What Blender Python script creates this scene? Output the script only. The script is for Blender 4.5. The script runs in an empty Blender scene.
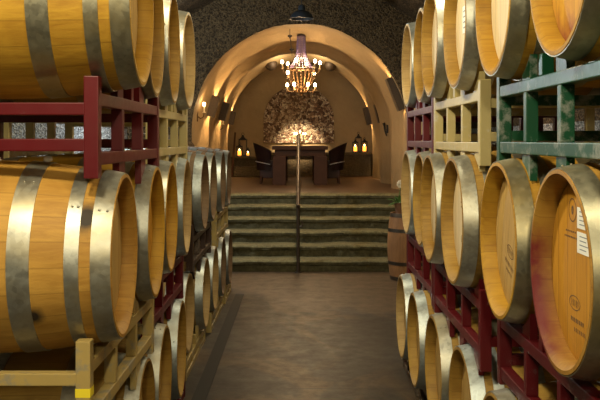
import bpy, bmesh, math, random
from mathutils import Vector, Matrix, noise
random.seed(7)
PI = math.pi
SC = bpy.context.scene
COL = SC.collection
H = 1.80            # eye height above the lower floor
F = 850.0           # focal length in pixels of the 600 px wide frame

def W(px, py, y):
    """point at distance y that shows at pixel (px, py)"""
    return Vector(((px - 300) * y / F, y, H - (py - 140) * y / F))

# ------------------------------------------------------------------ materials
class N:
    def __init__(s, name):
        s.m = bpy.data.materials.new(name); s.m.use_nodes = True
        s.t = s.m.node_tree; s.b = s.t.nodes['Principled BSDF']
    def add(s, typ, **kw):
        n = s.t.nodes.new(typ)
        for k, v in kw.items():
            if k in n.inputs: s.set(n.inputs[k], v)
            else: setattr(n, k, v)
        return n
    def set(s, inp, v):
        if hasattr(v, 'is_output') or isinstance(v, bpy.types.NodeSocket): s.t.links.new(v, inp)
        else: inp.default_value = v
    def math(s, op, a, b=0.0, c=None, clamp=False):
        n = s.t.nodes.new('ShaderNodeMath'); n.operation = op; n.use_clamp = clamp
        s.set(n.inputs[0], a); s.set(n.inputs[1], b)
        if c is not None: s.set(n.inputs[2], c)
        return n.outputs[0]
    def mix(s, f, a, b, blend='MIX'):
        n = s.t.nodes.new('ShaderNodeMix'); n.data_type = 'RGBA'; n.blend_type = blend
        s.set(n.inputs[0], f); s.set(n.inputs[6], a); s.set(n.inputs[7], b)
        return n.outputs[2]
    def ramp(s, f, *stops):
        n = s.t.nodes.new('ShaderNodeValToRGB'); e = n.color_ramp.elements
        while len(e) < len(stops): e.new(0.5)
        for el, (p, c) in zip(e, stops):
            el.position = p; el.color = c if len(c) == 4 else (*c, 1)
        s.set(n.inputs[0], f); return n.outputs[0]
    def coord(s, k='Object'):
        return s.t.nodes.new('ShaderNodeTexCoord').outputs[k]
    def world(s):
        return s.t.nodes.new('ShaderNodeNewGeometry').outputs['Position']
    def map(s, v, scale=(1, 1, 1), loc=(0, 0, 0)):
        n = s.t.nodes.new('ShaderNodeMapping'); s.set(n.inputs[0], v)
        n.inputs['Scale'].default_value = scale; s.set(n.inputs['Location'], loc); return n.outputs[0]
    def noise(s, v, scale, detail=4, rough=.55, dist=0.):
        n = s.t.nodes.new('ShaderNodeTexNoise'); s.set(n.inputs['Vector'], v)
        n.inputs['Scale'].default_value = scale; n.inputs['Detail'].default_value = detail
        n.inputs['Roughness'].default_value = rough; n.inputs['Distortion'].default_value = dist
        return n.outputs['Fac']
    def voro(s, v, scale, feature='F1', out='Distance'):
        n = s.t.nodes.new('ShaderNodeTexVoronoi'); n.feature = feature; s.set(n.inputs['Vector'], v)
        n.inputs['Scale'].default_value = scale; return n.outputs[out]
    def sep(s, v):
        n = s.t.nodes.new('ShaderNodeSeparateXYZ'); s.set(n.inputs[0], v); return n.outputs
    def white(s, v):
        n = s.t.nodes.new('ShaderNodeTexWhiteNoise'); n.noise_dimensions = '1D'; s.set(n.inputs['W'], v); return n.outputs['Value']
    def rnd(s):
        return s.t.nodes.new('ShaderNodeObjectInfo').outputs['Random']
    def bump(s, h, strength=.3, dist=.01):
        n = s.t.nodes.new('ShaderNodeBump'); s.set(n.inputs['Height'], h)
        n.inputs['Strength'].default_value = strength; n.inputs['Distance'].default_value = dist
        s.t.links.new(n.outputs[0], s.b.inputs['Normal'])
    def out(s, col=None, rough=None, metal=None, spec=None):
        if col is not None: s.set(s.b.inputs['Base Color'], col if not isinstance(col, tuple) else (*col, 1)[:4])
        if rough is not None: s.set(s.b.inputs['Roughness'], rough)
        if metal is not None: s.set(s.b.inputs['Metallic'], metal)
        if spec is not None: s.set(s.b.inputs['Specular IOR Level'], spec)
        return s.m

def c4(c): return (c[0], c[1], c[2], 1)
def sc_(c, k): return (c[0]*k, c[1]*k, c[2]*k, 1)

def mat_staves(name, base, dark, stain=None, blot=None):
    n = N(name); v = n.coord(); x, y, z = n.sep(v)
    ang = n.math('MULTIPLY', n.math('ADD', n.math('DIVIDE', n.math('ARCTAN2', z, y), 2*PI), .5), 24.0)
    idx = n.math('FLOOR', ang); fr = n.math('FRACT', ang)
    r = n.rnd()
    tone = n.white(n.math('ADD', idx, n.math('MULTIPLY', r, 91.7)))
    vv = n.map(v, (3, 30, 30), n.add('ShaderNodeCombineXYZ', X=n.math('MULTIPLY', r, 40), Y=n.math('MULTIPLY', tone, 15)).outputs[0])
    g = n.noise(vv, 1.6, 5, .65, .6)
    big = n.noise(n.map(v, (2, 2.5, 2.5), n.add('ShaderNodeCombineXYZ', X=n.math('MULTIPLY', r, 23)).outputs[0]), 1.7, 3)
    col = n.mix(n.math('MULTIPLY_ADD', g, 1.5, -.35, True), c4(dark), c4(base))
    col = n.mix(n.math('MULTIPLY_ADD', tone, .42, 0, True), col, sc_(dark, .95))
    col = n.mix(n.math('MULTIPLY_ADD', big, 2.2, -1.05, True), col, sc_(base, 1.12))
    seam = n.math('LESS_THAN', n.math('MINIMUM', fr, n.math('SUBTRACT', 1.0, fr)), .028)
    col = n.mix(n.math('MULTIPLY', seam, .26), col, sc_(dark, .35))
    spots = n.math('MULTIPLY_ADD', n.noise(n.map(v, (5, 9, 9), n.add('ShaderNodeCombineXYZ', Y=n.math('MULTIPLY', r, 57)).outputs[0]), 1.5, 5, .6), 9, -6.1, True)
    col = n.mix(n.math('MULTIPLY', spots, .45), col, (.035, .022, .014, 1))
    if blot:
        for (bx, by, bz, rad) in blot:
            d = n.add('ShaderNodeVectorMath', operation='DISTANCE'); n.set(d.inputs[0], v); d.inputs[1].default_value = (bx, by, bz)
            wob = n.math('MULTIPLY_ADD', n.noise(v, 22, 5), .9, .55)
            k = n.math('SUBTRACT', 1.0, n.math('DIVIDE', n.math('MULTIPLY', d.outputs['Value'], wob), rad), None, True)
            col = n.mix(n.math('MULTIPLY', k, 1.6, None, True), col, (.03, .02, .012, 1))
    if stain:
        # wine spilled over the chime: soaked into the far lower half of the front rim
        k1 = n.math('MULTIPLY_ADD', x, -14, -5.4, True)
        d = n.math('ADD', n.math('MULTIPLY', y, stain[0]), n.math('MULTIPLY', z, stain[1]))
        k2 = n.math('MULTIPLY_ADD', n.math('ADD', d, n.math('MULTIPLY', n.math('SUBTRACT', n.noise(v, 9, 4), .5), .25)), 9, -1.3, True)
        k = n.math('MULTIPLY', n.math('MULTIPLY', k1, k2), n.math('MULTIPLY_ADD', n.noise(v, 14, 3), 1.0, .5, True), None, True)
        col = n.mix(k, col, (.13, .013, .012, 1))
    n.bump(n.math('SUBTRACT', g, n.math('MULTIPLY', seam, 1.5)), .25, .004)
    return n.out(col, n.math('MULTIPLY_ADD', g, .2, .5), None, .3)

def mat_head(name, base, dark, red=False):
    n = N(name); v = n.coord(); x, y, z = n.sep(v); r = n.rnd()
    p = n.math('DIVIDE', n.math('ADD', y, n.math('MULTIPLY', r, .09)), .088)
    idx = n.math('FLOOR', p); fr = n.math('FRACT', p)
    tone = n.white(n.math('ADD', idx, n.math('MULTIPLY', r, 37.3)))
    g = n.noise(n.map(v, (8, 42, 3.2), n.add('ShaderNodeCombineXYZ', Z=n.math('MULTIPLY', tone, 30), X=n.math('MULTIPLY', r, 9)).outputs[0]), 1.3, 5, .65, .7)
    col = n.mix(n.math('MULTIPLY_ADD', g, 1.4, -.25, True), c4(dark), c4(base))
    col = n.mix(n.math('MULTIPLY', tone, .38), col, c4(dark))
    seam = n.math('LESS_THAN', n.math('MINIMUM', fr, n.math('SUBTRACT', 1.0, fr)), .022)
    col = n.mix(n.math('MULTIPLY', seam, .55), col, sc_(dark, .3))
    blot = n.math('MULTIPLY_ADD', n.noise(n.map(v, (4, 4, 4), n.add('ShaderNodeCombineXYZ', Y=n.math('MULTIPLY', r, 31)).outputs[0]), 1.4, 4), 4, -2.6, True)
    col = n.mix(n.math('MULTIPLY', blot, .3), col, sc_(dark, .5))
    if red:
        k = n.math('MULTIPLY_ADD', n.math('ADD', n.math('MULTIPLY', z, -1), n.math('MULTIPLY', n.math('SUBTRACT', n.noise(v, 11, 4), .5), .22)), 12, -1.9, True)
        col = n.mix(n.math('MULTIPLY', k, .75), col, (.18, .02, .012, 1))
    n.bump(n.math('SUBTRACT', g, n.math('MULTIPLY', seam, 1.5)), .2, .003)
    return n.out(col, .6, None, .3)

def mat_hoop(name, base, warm, rough=.40, metal=.86):
    n = N(name); v = n.coord(); r = n.rnd()
    off = n.add('ShaderNodeCombineXYZ', X=n.math('MULTIPLY', r, 60), Y=n.math('MULTIPLY', r, 17)).outputs[0]
    a = n.math('ADD', n.math('MULTIPLY', n.noise(n.map(v, (14, 14, 14), off), 1.2, 6, .65), .7), n.math('MULTIPLY', n.voro(n.map(v, (60, 60, 60), off), 1.0, 'F1', 'Color'), .3))
    b = n.noise(n.map(v, (3, 5, 5), off), 1.3, 3)
    col = n.mix(n.math('MULTIPLY_ADD', a, 2.4, -.75, True), sc_(base, .62), c4(base))
    col = n.mix(n.math('MULTIPLY_ADD', b, 3.0, -1.3, True), col, c4(warm))
    n.bump(a, .15, .003)
    return n.out(col, n.math('MULTIPLY_ADD', a, .3, rough - .12), metal)

def mat_paint(name, base, worn=(.30, .29, .26), wear=.5, rough=.42):
    n = N(name); v = n.world()
    a = n.noise(v, 19, 6, .7); b = n.noise(v, 4.2, 4)
    k = n.math('MULTIPLY_ADD', n.math('ADD', a, n.math('MULTIPLY', b, .8)), 7, -7.6 + wear * 2.6, True)
    col = n.mix(n.math('MULTIPLY_ADD', b, .8, 0, True), sc_(base, .75), sc_(base, 1.25))
    col = n.mix(n.math('MULTIPLY', k, .85), col, c4(worn))
    n.bump(a, .06, .003)
    return n.out(col, n.math('MULTIPLY_ADD', a, .25, rough - .12), None, .35)

def mat_flat(name, col, rough=.6, metal=0., var=.25, scale=20, spec=None):
    n = N(name); v = n.coord(); a = n.noise(v, scale, 4)
    c = n.mix(a, sc_(col, 1 - var), sc_(col, 1 + var))
    n.bump(a, .1, .003)
    return n.out(c, rough, metal, spec)

def mat_emit(name, col, strength):
    n = N(name); n.b.inputs['Base Color'].default_value = c4(col)
    n.b.inputs['Emission Color'].default_value = c4(col); n.b.inputs['Emission Strength'].default_value = strength
    return n.m

def mat_rock(name, a, b, c, bump=1.0, con=.5):
    n = N(name); v = n.world()
    big = n.noise(v, .9, 5, .6); mid = n.noise(v, 7, 6, .65); vo = n.voro(v, 22); vo2 = n.voro(v, 48)
    col = n.mix(n.math('MULTIPLY_ADD', big, 2.2, -.6, True), c4(a), c4(b))
    k = n.math('MULTIPLY_ADD', n.math('ADD', n.math('MULTIPLY', mid, .9), n.math('MULTIPLY', vo, .9)), 3.6, -2.5, True)
    col = n.mix(n.math('MULTIPLY', k, con), col, c4(c))
    col = n.mix(n.math('MULTIPLY', n.math('MULTIPLY_ADD', vo2, 2.6, -.9, True), con), col, sc_(a, .45))
    h = n.math('ADD', n.math('MULTIPLY', mid, .8), n.math('ADD', n.math('MULTIPLY', vo, .7), n.math('MULTIPLY', vo2, -.5)))
    n.bump(h, bump, .06)
    return n.out(col, .85, None, .25)

M = {}
M['st_honey'] = mat_staves('oak_staves_honey', (.43, .265, .052), (.20, .10, .016), None)
M['st_amber'] = mat_staves('oak_staves_amber', (.54, .315, .032), (.28, .13, .010), None)
M['st_mark'] = mat_staves('oak_staves_amber_marked', (.57, .325, .065), (.31, .145, .022), None, [(-.388, .268, .165, .075), (-.215, .292, -.165, .045)])
M['st_pale'] = mat_staves('oak_staves_pale', (.52, .37, .16), (.27, .16, .055), None)
M['st_wine'] = mat_staves('oak_staves_wine_stained', (.46, .26, .045), (.24, .11, .014), (.85, -.5))
M['st_grey'] = mat_staves('oak_staves_weathered', (.26, .17, .09), (.11, .06, .03), None)
M['hd_honey'] = mat_head('oak_head_honey', (.62, .43, .16), (.38, .22, .06))
M['hd_amber'] = mat_head('oak_head_amber', (.64, .33, .035), (.40, .17, .014))
M['hd_pale'] = mat_head('oak_head_pale', (.80, .68, .46), (.60, .45, .25))
M['hd_wine'] = mat_head('oak_head_wine', (.66, .35, .03), (.42, .18, .014), True)
M['hoop'] = mat_hoop('galvanised_hoop', (.50, .495, .44), (.40, .34, .22))
M['hoop_warm'] = mat_hoop('tarnished_hoop', (.36, .335, .245), (.33, .26, .12))
M['hoop_blue'] = mat_hoop('cool_lit_hoop', (.56, .62, .64), (.44, .43, .37))  # bluish tint of cool light on far hoops put into the metal colour
M['iron'] = mat_flat('dark_iron', (.025, .022, .02), .5, .6)
M['bung'] = mat_flat('silicone_bung', (.45, .40, .33), .6)
M['ink'] = mat_flat('grey_print', (.22, .25, .30), .8)
M['oldhoop'] = mat_hoop('rusty_hoop', (.13, .11, .085), (.11, .07, .04))
M['chcandle'] = mat_flat('candle_sleeve', (.30, .20, .10), .5, 0, .1)
M['paper'] = mat_flat('paper_label', (.82, .82, .80), .8, 0, .04)
M['brand'] = mat_flat('burnt_brand', (.13, .07, .03), .8)
M['burgundy'] = mat_paint('burgundy_paint', (.095, .003, .006), (.13, .08, .08), .02)
M['dullred'] = mat_paint('dull_red_paint', (.075, .003, .005), (.12, .09, .09), .05)
M['green'] = mat_paint('green_paint', (.003, .055, .022), (.20, .215, .19), .42)
M['yellow'] = mat_paint('pale_yellow_paint', (.47, .38, .17), (.50, .46, .36), .3)
M['cream'] = mat_paint('cream_paint', (.42, .30, .105), (.24, .22, .17), .45)
M['brown'] = mat_paint('brown_paint', (.055, .03, .022), (.16, .13, .10), .4)
M['tape'] = mat_flat('yellow_tape', (.85, .68, .03), .5, 0, .05)
M['rock'] = mat_rock('cave_rock', (.04, .027, .014), (.078, .051, .026), (.19, .13, .064), 1.0, .65)
M['greyrock'] = mat_rock('grey_sprayed_rock', (.22, .235, .24), (.34, .355, .36), (.62, .64, .65), 1.0, .9)

def mat_plaster():
    n = N('tan_plaster'); v = n.world()
    a = n.noise(v, 1.3, 5, .6); b = n.noise(v, 9, 6, .6)
    col = n.mix(n.math('MULTIPLY_ADD', a, 1.8, -.4, True), (.20, .138, .066, 1), (.36, .255, .13, 1))
    col = n.mix(n.math('MULTIPLY_ADD', b, 1.6, -.6, True), col, (.30, .20, .10, 1))
    n.bump(n.math('ADD', n.math('MULTIPLY', a, .6), n.math('MULTIPLY', b, .45)), .6, .06)
    return n.out(col, .75, None, .3)
M['plaster'] = mat_plaster()

def mat_floor():
    n = N('stained_concrete'); v = n.world(); x, y, z = n.sep(v)
    a = n.noise(n.map(v, (1, .8, 1), (3.1, 0, 0)), .8, 6, .6, .9); b = n.noise(v, 6, 6, .7); c = n.noise(n.map(v, (1.3, .75, 1), (7.7, 2.2, 0)), .75, 5, .6, 1.6)
    d = n.noise(n.map(v, (.8, 3.0, 1)), 2.2, 5, .7, 1.0)
    col = n.mix(n.math('MULTIPLY_ADD', a, 5.0, -2.0, True), (.011, .0095, .0085, 1), (.038, .033, .027, 1))
    col = n.mix(n.math('MULTIPLY', n.math('MULTIPLY_ADD', c, 9.0, -4.6, True), .85), col, (.085, .050, .024, 1))
    col = n.mix(n.math('MULTIPLY', n.math('MULTIPLY_ADD', d, 7, -4.3, True), .5), col, (.07, .06, .046, 1))
    # paler tan patch in front of the steps, its edge running askew
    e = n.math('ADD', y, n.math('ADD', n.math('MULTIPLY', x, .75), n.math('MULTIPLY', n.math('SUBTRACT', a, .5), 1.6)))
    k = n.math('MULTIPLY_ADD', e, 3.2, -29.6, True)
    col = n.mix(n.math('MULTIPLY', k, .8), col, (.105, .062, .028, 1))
    col = n.mix(n.math('MULTIPLY_ADD', b, 2.2, -1.0, True), col, (.020, .016, .013, 1))
    j = n.math('LESS_THAN', n.math('ABSOLUTE', n.math('SUBTRACT', y, 6.15)), .012)
    col = n.mix(n.math('MULTIPLY', j, .7), col, (.008, .007, .006, 1))
    n.bump(n.math('ADD', n.math('MULTIPLY', b, .5), a), .15, .02)
    return n.out(col, n.math('MULTIPLY_ADD', b, .5, .24), None, .4)
M['floor'] = mat_floor()

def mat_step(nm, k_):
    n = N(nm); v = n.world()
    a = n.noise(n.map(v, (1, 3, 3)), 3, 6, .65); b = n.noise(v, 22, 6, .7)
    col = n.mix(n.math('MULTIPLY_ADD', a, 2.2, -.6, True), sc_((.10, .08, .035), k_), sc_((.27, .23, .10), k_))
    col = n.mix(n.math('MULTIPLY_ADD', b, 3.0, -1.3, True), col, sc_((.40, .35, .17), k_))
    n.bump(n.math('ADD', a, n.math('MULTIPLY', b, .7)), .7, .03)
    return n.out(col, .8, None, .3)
M['step'] = mat_step('lit_tread_stone', .62); M['riser'] = mat_step('shaded_riser_stone', .30)  # light on treads and shade on risers put into the stone colour

def mat_mosaic():
    n = N('carved_root_mosaic'); v = n.coord()
    w = n.add('ShaderNodeVectorMath', operation='ADD'); n.set(w.inputs[0], v)
    ns = n.add('ShaderNodeTexNoise'); n.set(ns.inputs['Vector'], v); ns.inputs['Scale'].default_value = 4.5; ns.inputs['Detail'].default_value = 4
    sc2 = n.add('ShaderNodeVectorMath', operation='SCALE'); n.set(sc2.inputs[0], ns.outputs['Color']); sc2.inputs['Scale'].default_value = .22
    n.set(w.inputs[1], sc2.outputs[0]); vv = w.outputs[0]
    cell = n.voro(vv, 19, 'F1', 'Color'); cs = n.sep(cell)[0]
    ed = n.voro(vv, 19, 'DISTANCE_TO_EDGE')
    fine = n.noise(vv, 28, 5, .7)
    t = n.math('MULTIPLY_ADD', fine, .9, n.math('MULTIPLY_ADD', cs, .75, -.38), True)
    col = n.ramp(t, (.0, (.06, .028, .018)), (.25, (.20, .11, .07)), (.45, (.42, .28, .18)), (.68, (.68, .55, .38)), (.92, (.84, .77, .62)))
    col = n.mix(n.math('MULTIPLY_ADD', ed, -16, 1, True), col, (.025, .014, .01, 1))
    n.bump(n.math('ADD', n.math('MULTIPLY', ed, 4), fine), .9, .03)
    return n.out(col, .55)
M['mosaic'] = mat_mosaic()
M['table'] = mat_flat('dark_table_wood', (.04, .016, .008), .6, 0, .35, 9, .15)
M['leather'] = mat_flat('dark_leather', (.028, .013, .011), .55, 0, .3, 14, .15)
M['studs'] = mat_flat('pale_trim', (.42, .40, .40), .35, .5)
M['railwood'] = mat_flat('rail_steel', (.05, .033, .022), .42, .55)
M['bronze'] = mat_flat('aged_bronze', (.14, .075, .03), .42, .7)
M['beads'] = mat_flat('violet_glass_beads', (.13, .095, .19), .22, .1, .35, 60)
M['candle'] = mat_flat('candle_wax', (.75, .62, .42), .5, 0, .05)
M['bulb'] = mat_emit('lit_bulb', (1, .72, .38), 26)
M['flame'] = mat_emit('candle_flame', (1, .66, .26), 22)
M['amber_glow'] = mat_emit('lit_amber_glass', (1, .42, .06), 1.5)
M['sconce'] = mat_flat('dark_sconce_metal', (.05, .03, .016), .6, .3, .3, 30)
M['lamp'] = mat_flat('dark_enamel', (.035, .045, .06), .28, .5, .15)
M['lampin'] = mat_flat('white_enamel', (.55, .53, .48), .4)
M['leaf'] = mat_flat('green_leaf', (.06, .13, .025), .5, 0, .4)
M['petal'] = mat_flat('pale_petal', (.75, .66, .50), .6, 0, .1)
M['pot'] = mat_flat('clay_pot', (.16, .075, .035), .8)
M['stand'] = mat_staves('oak_staves_standing', (.40, .20, .08), (.20, .09, .032))
M['grate'] = mat_flat('drain_grate', (.006, .006, .006), .7, .0)
M['bench'] = mat_rock('bench_stone', (.06, .043, .022), (.11, .078, .04), (.15, .105, .055), .4, .3)
M['platform'] = mat_flat('warm_flagstone', (.085, .048, .024), .5, 0, .4, 3, .3)
M['glass'] = mat_flat('lantern_glass', (.5, .42, .3), .1)
M['glass'].node_tree.nodes['Principled BSDF'].inputs['Transmission Weight'].default_value = 1.0

# ------------------------------------------------------------------ helpers
def mesh(name, bm, mats, smooth=False):
    bmesh.ops.recalc_face_normals(bm, faces=bm.faces)
    me = bpy.data.meshes.new(name); bm.to_mesh(me); bm.free()
    for m in (mats if isinstance(mats, (list, tuple)) else [mats]): me.materials.append(m)
    if smooth:
        me.polygons.foreach_set('use_smooth', [True]*len(me.polygons))
        me.set_sharp_from_angle(angle=math.radians(38))
    return me
def obj(name, me, parent=None, loc=(0, 0, 0), rot=(0, 0, 0), label=None):
    o = bpy.data.objects.new(name, me); COL.objects.link(o)
    o.location = loc; o.rotation_euler = rot
    if parent: o.parent = parent
    if label: o['label'] = label
    return o
def tag(o, label, cat, group=None, kind=None):
    o['label'] = label; o['category'] = cat
    if group: o['group'] = group
    if kind: o['kind'] = kind
    return o
def thing(name, label, cat, loc=(0, 0, 0), rz=0, group=None):
    o = bpy.data.objects.new(name, None); COL.objects.link(o); o.empty_display_size = .1
    o.location = loc; o.rotation_euler = (0, 0, rz)
    return tag(o, label, cat, group)
def struct(name, me, label=None):
    o = obj(name, me); o['kind'] = 'structure'
    if label: o['label'] = label
    return o
def box(bm, c, s, bev=0.0, rot=None):
    r = bmesh.ops.create_cube(bm, size=1.0); vs = r['verts']
    bmesh.ops.scale(bm, vec=s, verts=vs)
    if bev > 0:
        es = list({e for v in vs for e in v.link_edges})
        g = bmesh.ops.bevel(bm, geom=es, offset=bev, segments=2, affect='EDGES', profile=.6)
        vs = list({v for f in g['faces'] for v in f.verts} | {v for v in vs if v.is_valid})
    if rot is not None: bmesh.ops.rotate(bm, cent=(0, 0, 0), matrix=rot, verts=vs)
    bmesh.ops.translate(bm, vec=c, verts=vs)
    return vs
def lathe(bm, prof, n=48, axis='Z', close=False, a0=0, a1=2*PI):
    """prof: (radius, height) pairs revolved round the axis"""
    full = abs(a1 - a0 - 2*PI) < 1e-6
    rings = []
    for i in range(n if full else n + 1):
        a = a0 + (a1 - a0)*i/n; ca, sa = math.cos(a), math.sin(a)
        row = []
        for (r, h) in prof:
            p = (r*ca, r*sa, h) if axis == 'Z' else (h, r*ca, r*sa)
            row.append(bm.verts.new(p))
        rings.append(row)
    m = len(prof)
    for i in range(len(rings) if full else len(rings) - 1):
        A, B = rings[i], rings[(i+1) % len(rings)]
        for j in range(m if close else m - 1):
            k = (j+1) % m
            bm.faces.new((A[j], B[j], B[k], A[k]))
    bmesh.ops.remove_doubles(bm, verts=bm.verts, dist=1e-6)
def tube(bm, pts, rad, n=8, cap=True):
    pts = [Vector(p) for p in pts]; rads = rad if isinstance(rad, (list, tuple)) else [rad]*len(pts)
    rings = []; prev = None
    for i, p in enumerate(pts):
        t = (pts[min(i+1, len(pts)-1)] - pts[max(i-1, 0)]).normalized()
        if prev is None:
            u = t.orthogonal().normalized()
        else:
            u = (prev - t*prev.dot(t)); u = u.normalized() if u.length > 1e-6 else t.orthogonal().normalized()
        prev = u; w = t.cross(u)
        rings.append([bm.verts.new(p + (u*math.cos(2*PI*k/n) + w*math.sin(2*PI*k/n))*rads[i]) for k in range(n)])
    for A, B in zip(rings, rings[1:]):
        for k in range(n): bm.faces.new((A[k], A[(k+1) % n], B[(k+1) % n], B[k]))
    if cap:
        bm.faces.new(rings[0][::-1]); bm.faces.new(rings[-1])
def prism(bm, poly, d, axis='Y', off=0):
    """extrude a 2-D polygon by d along an axis, centred on off"""
    def P(a, b, t):
        return (a, t, b) if axis == 'Y' else ((t, a, b) if axis == 'X' else (a, b, t))
    A = [bm.verts.new(P(a, b, off - d/2)) for a, b in poly]; B = [bm.verts.new(P(a, b, off + d/2)) for a, b in poly]
    n = len(poly)
    for i in range(n): bm.faces.new((A[i], A[(i+1) % n], B[(i+1) % n], B[i]))
    bm.faces.new(A[::-1]); bm.faces.new(B)
def sphere(bm, c, r, u=12, v=8, sz=(1, 1, 1)):
    g = bmesh.ops.create_uvsphere(bm, u_segments=u, v_segments=v, radius=r)
    bmesh.ops.scale(bm, vec=sz, verts=g['verts']); bmesh.ops.translate(bm, vec=c, verts=g['verts'])
def B(fn, *a, **k):
    bm = bmesh.new(); fn(bm, *a, **k); return bm

# ------------------------------------------------------------------ wine barrel (axis along x, front head at -x)
LH = .475; RB = .35; RE = .299
def rad(x): return RB - (RB - RE)*(abs(x)/LH)**1.9
CH = .058            # how deep the head sits inside the chime
def staves_bm():
    bm = bmesh.new()
    xs = [-LH + 2*LH*i/22 for i in range(23)]
    prof = [(rad(-LH) - .03, -LH + CH + .012), (rad(-LH) - .027, -LH + .016), (rad(-LH) - .013, -LH), (rad(-LH) - .001, -LH + .001)]
    prof += [(rad(x), x) for x in xs[1:-1]]
    prof += [(rad(LH) - .001, LH - .001), (rad(LH) - .013, LH), (rad(LH) - .027, LH - .016), (rad(LH) - .03, LH - CH - .012)]
    lathe(bm, prof, 96, 'X'); return bm
def head_bm(x0, sgn):
    bm = bmesh.new(); r = RE - .0298
    lathe(bm, [(0, x0), (r*.5, x0), (r - .018, x0), (r, x0 - sgn*.006)], 64, 'X'); return bm
def hoop_bm(xa, xb):
    bm = bmesh.new(); k = 4; t = .0035
    xs = [xa + (xb - xa)*i/k for i in range(k+1)]
    prof = [(rad(x) + t, x) for x in xs]
    prof = [(rad(xa) - .0004, xa)] + prof + [(rad(xb) - .0004, xb)]
    lathe(bm, prof, 96, 'X')
    # rivets where the strap overlaps
    for dx in (.3, .7):
        x = xa + (xb - xa)*dx
        for a in (1.15,):
            r = rad(x) + t
            sphere(bm, (x, r*math.cos(a), r*math.sin(a)), .005, 8, 5, (1, 1, 1))
    return bm
ST = {k: mesh('staves', staves_bm(), M['st_' + k], True) for k in ('honey', 'amber', 'pale', 'wine', 'grey', 'mark')}
HEADS = {k: (mesh('head', head_bm(-LH + CH, -1), M['hd_' + k], True), mesh('head', head_bm(LH - CH, 1), M['hd_' + k], True)) for k in ('honey', 'amber', 'pale', 'wine')}
HOOP_X = [(-LH + .003, -LH + .068), (-LH + .105, -LH + .152), (-LH + .262, -LH + .335)]
HOOP_X += [(-b, -a) for a, b in HOOP_X[::-1]]
HOOPS = {k: [mesh('hoop', hoop_bm(a, b), M[k], True) for a, b in HOOP_X] for k in ('hoop', 'hoop_warm', 'hoop_blue')}
def bung_bm():
    bm = bmesh.new(); lathe(bm, [(0, RB + .012), (.018, RB + .012), (.022, RB - .005)], 16); return bm
BUNG = mesh('bung', bung_bm(), M['bung'], True)
def ring_flat(bm, cy, cz, ry, rz, w, x, n=28):
    A = [bm.verts.new((x, cy + ry*math.cos(2*PI*i/n), cz + rz*math.sin(2*PI*i/n))) for i in range(n)]
    Bv = [bm.verts.new((x, cy + (ry-w)*math.cos(2*PI*i/n), cz + (rz-w)*math.sin(2*PI*i/n))) for i in range(n)]
    for i in range(n): bm.faces.new((A[i], A[(i+1) % n], Bv[(i+1) % n], Bv[i]))
def rectf(bm, cy, cz, w, h, x):
    vs = [bm.verts.new((x, cy + a*w/2, cz + b*h/2)) for a, b in ((-1, -1), (1, -1), (1, 1), (-1, 1))]
    bm.faces.new(vs)
XS = -LH + CH - .0008
def stamp_bm(kind):
    bm = bmesh.new()
    if kind == 'lozenge':      # rounded cartouche with strokes, a smaller broken line of marks under it
        ring_flat(bm, .0, -.05, .05, .024, .004, XS)
        for i in range(5): rectf(bm, -.03 + i*.015, -.05, .004, .022, XS)
        for i in range(9): rectf(bm, -.06 + i*.015, -.105, .007 if i % 3 else .004, .016, XS)
        for i in range(6): rectf(bm, -.04 + i*.015, -.135, .006, .012, XS)
    elif kind == 'round':      # round burnt emblem near the top of the head
        ring_flat(bm, .04, .175, .036, .036, .004, XS); ring_flat(bm, .04, .175, .010, .014, .008, XS, 12)
        for i in range(6): rectf(bm, .012 + i*.017, .11, .010, .005, XS)
        for i in range(8): rectf(bm, .005 + i*.015, .093, .010, .005, XS)
        ring_flat(bm, .02, -.10, .05, .022, .003, XS)
        for i in range(5): rectf(bm, -.01 + i*.014, -.10, .004, .02, XS)
        for i in range(8): rectf(bm, -.055 + i*.015, -.15, .008, .013, XS)
        for i in range(7): rectf(bm, -.07 + i*.015, -.178, .006, .012, XS)
    else:                      # column of small dark letters and a mark below
        for i in range(4): rectf(bm, .02, .13 - i*.022, .05 - .008*(i % 2), .007, XS)
        ring_flat(bm, .0, -.09, .042, .022, .004, XS)
        for i in range(4): rectf(bm, -.022 + i*.015, -.09, .004, .018, XS)
        for i in range(3): rectf(bm, -.02 + i*.02, -.14, .009, .007, XS)
    return bm
STAMP = {k: mesh('stamp', stamp_bm(k), M['brand']) for k in ('lozenge', 'round', 'column')}
def paper_bm(cy, cz, w, h):
    bm = bmesh.new(); box(bm, (XS - .0004, cy, cz), (.0008, w, h))
    k = len(bm.faces)
    for i in range(4): rectf(bm, cy + w*.06*(i % 2), cz + h*(.3 - .2*i), w*(.62 - .14*(i % 2)), h*.05, XS - .0012)
    bm.faces.ensure_lookup_table()
    for f in bm.faces[k:]: f.material_index = 1
    return bm
BARREL_GROUP = 'wine barrels lying in the steel racks'
BAR = []
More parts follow.
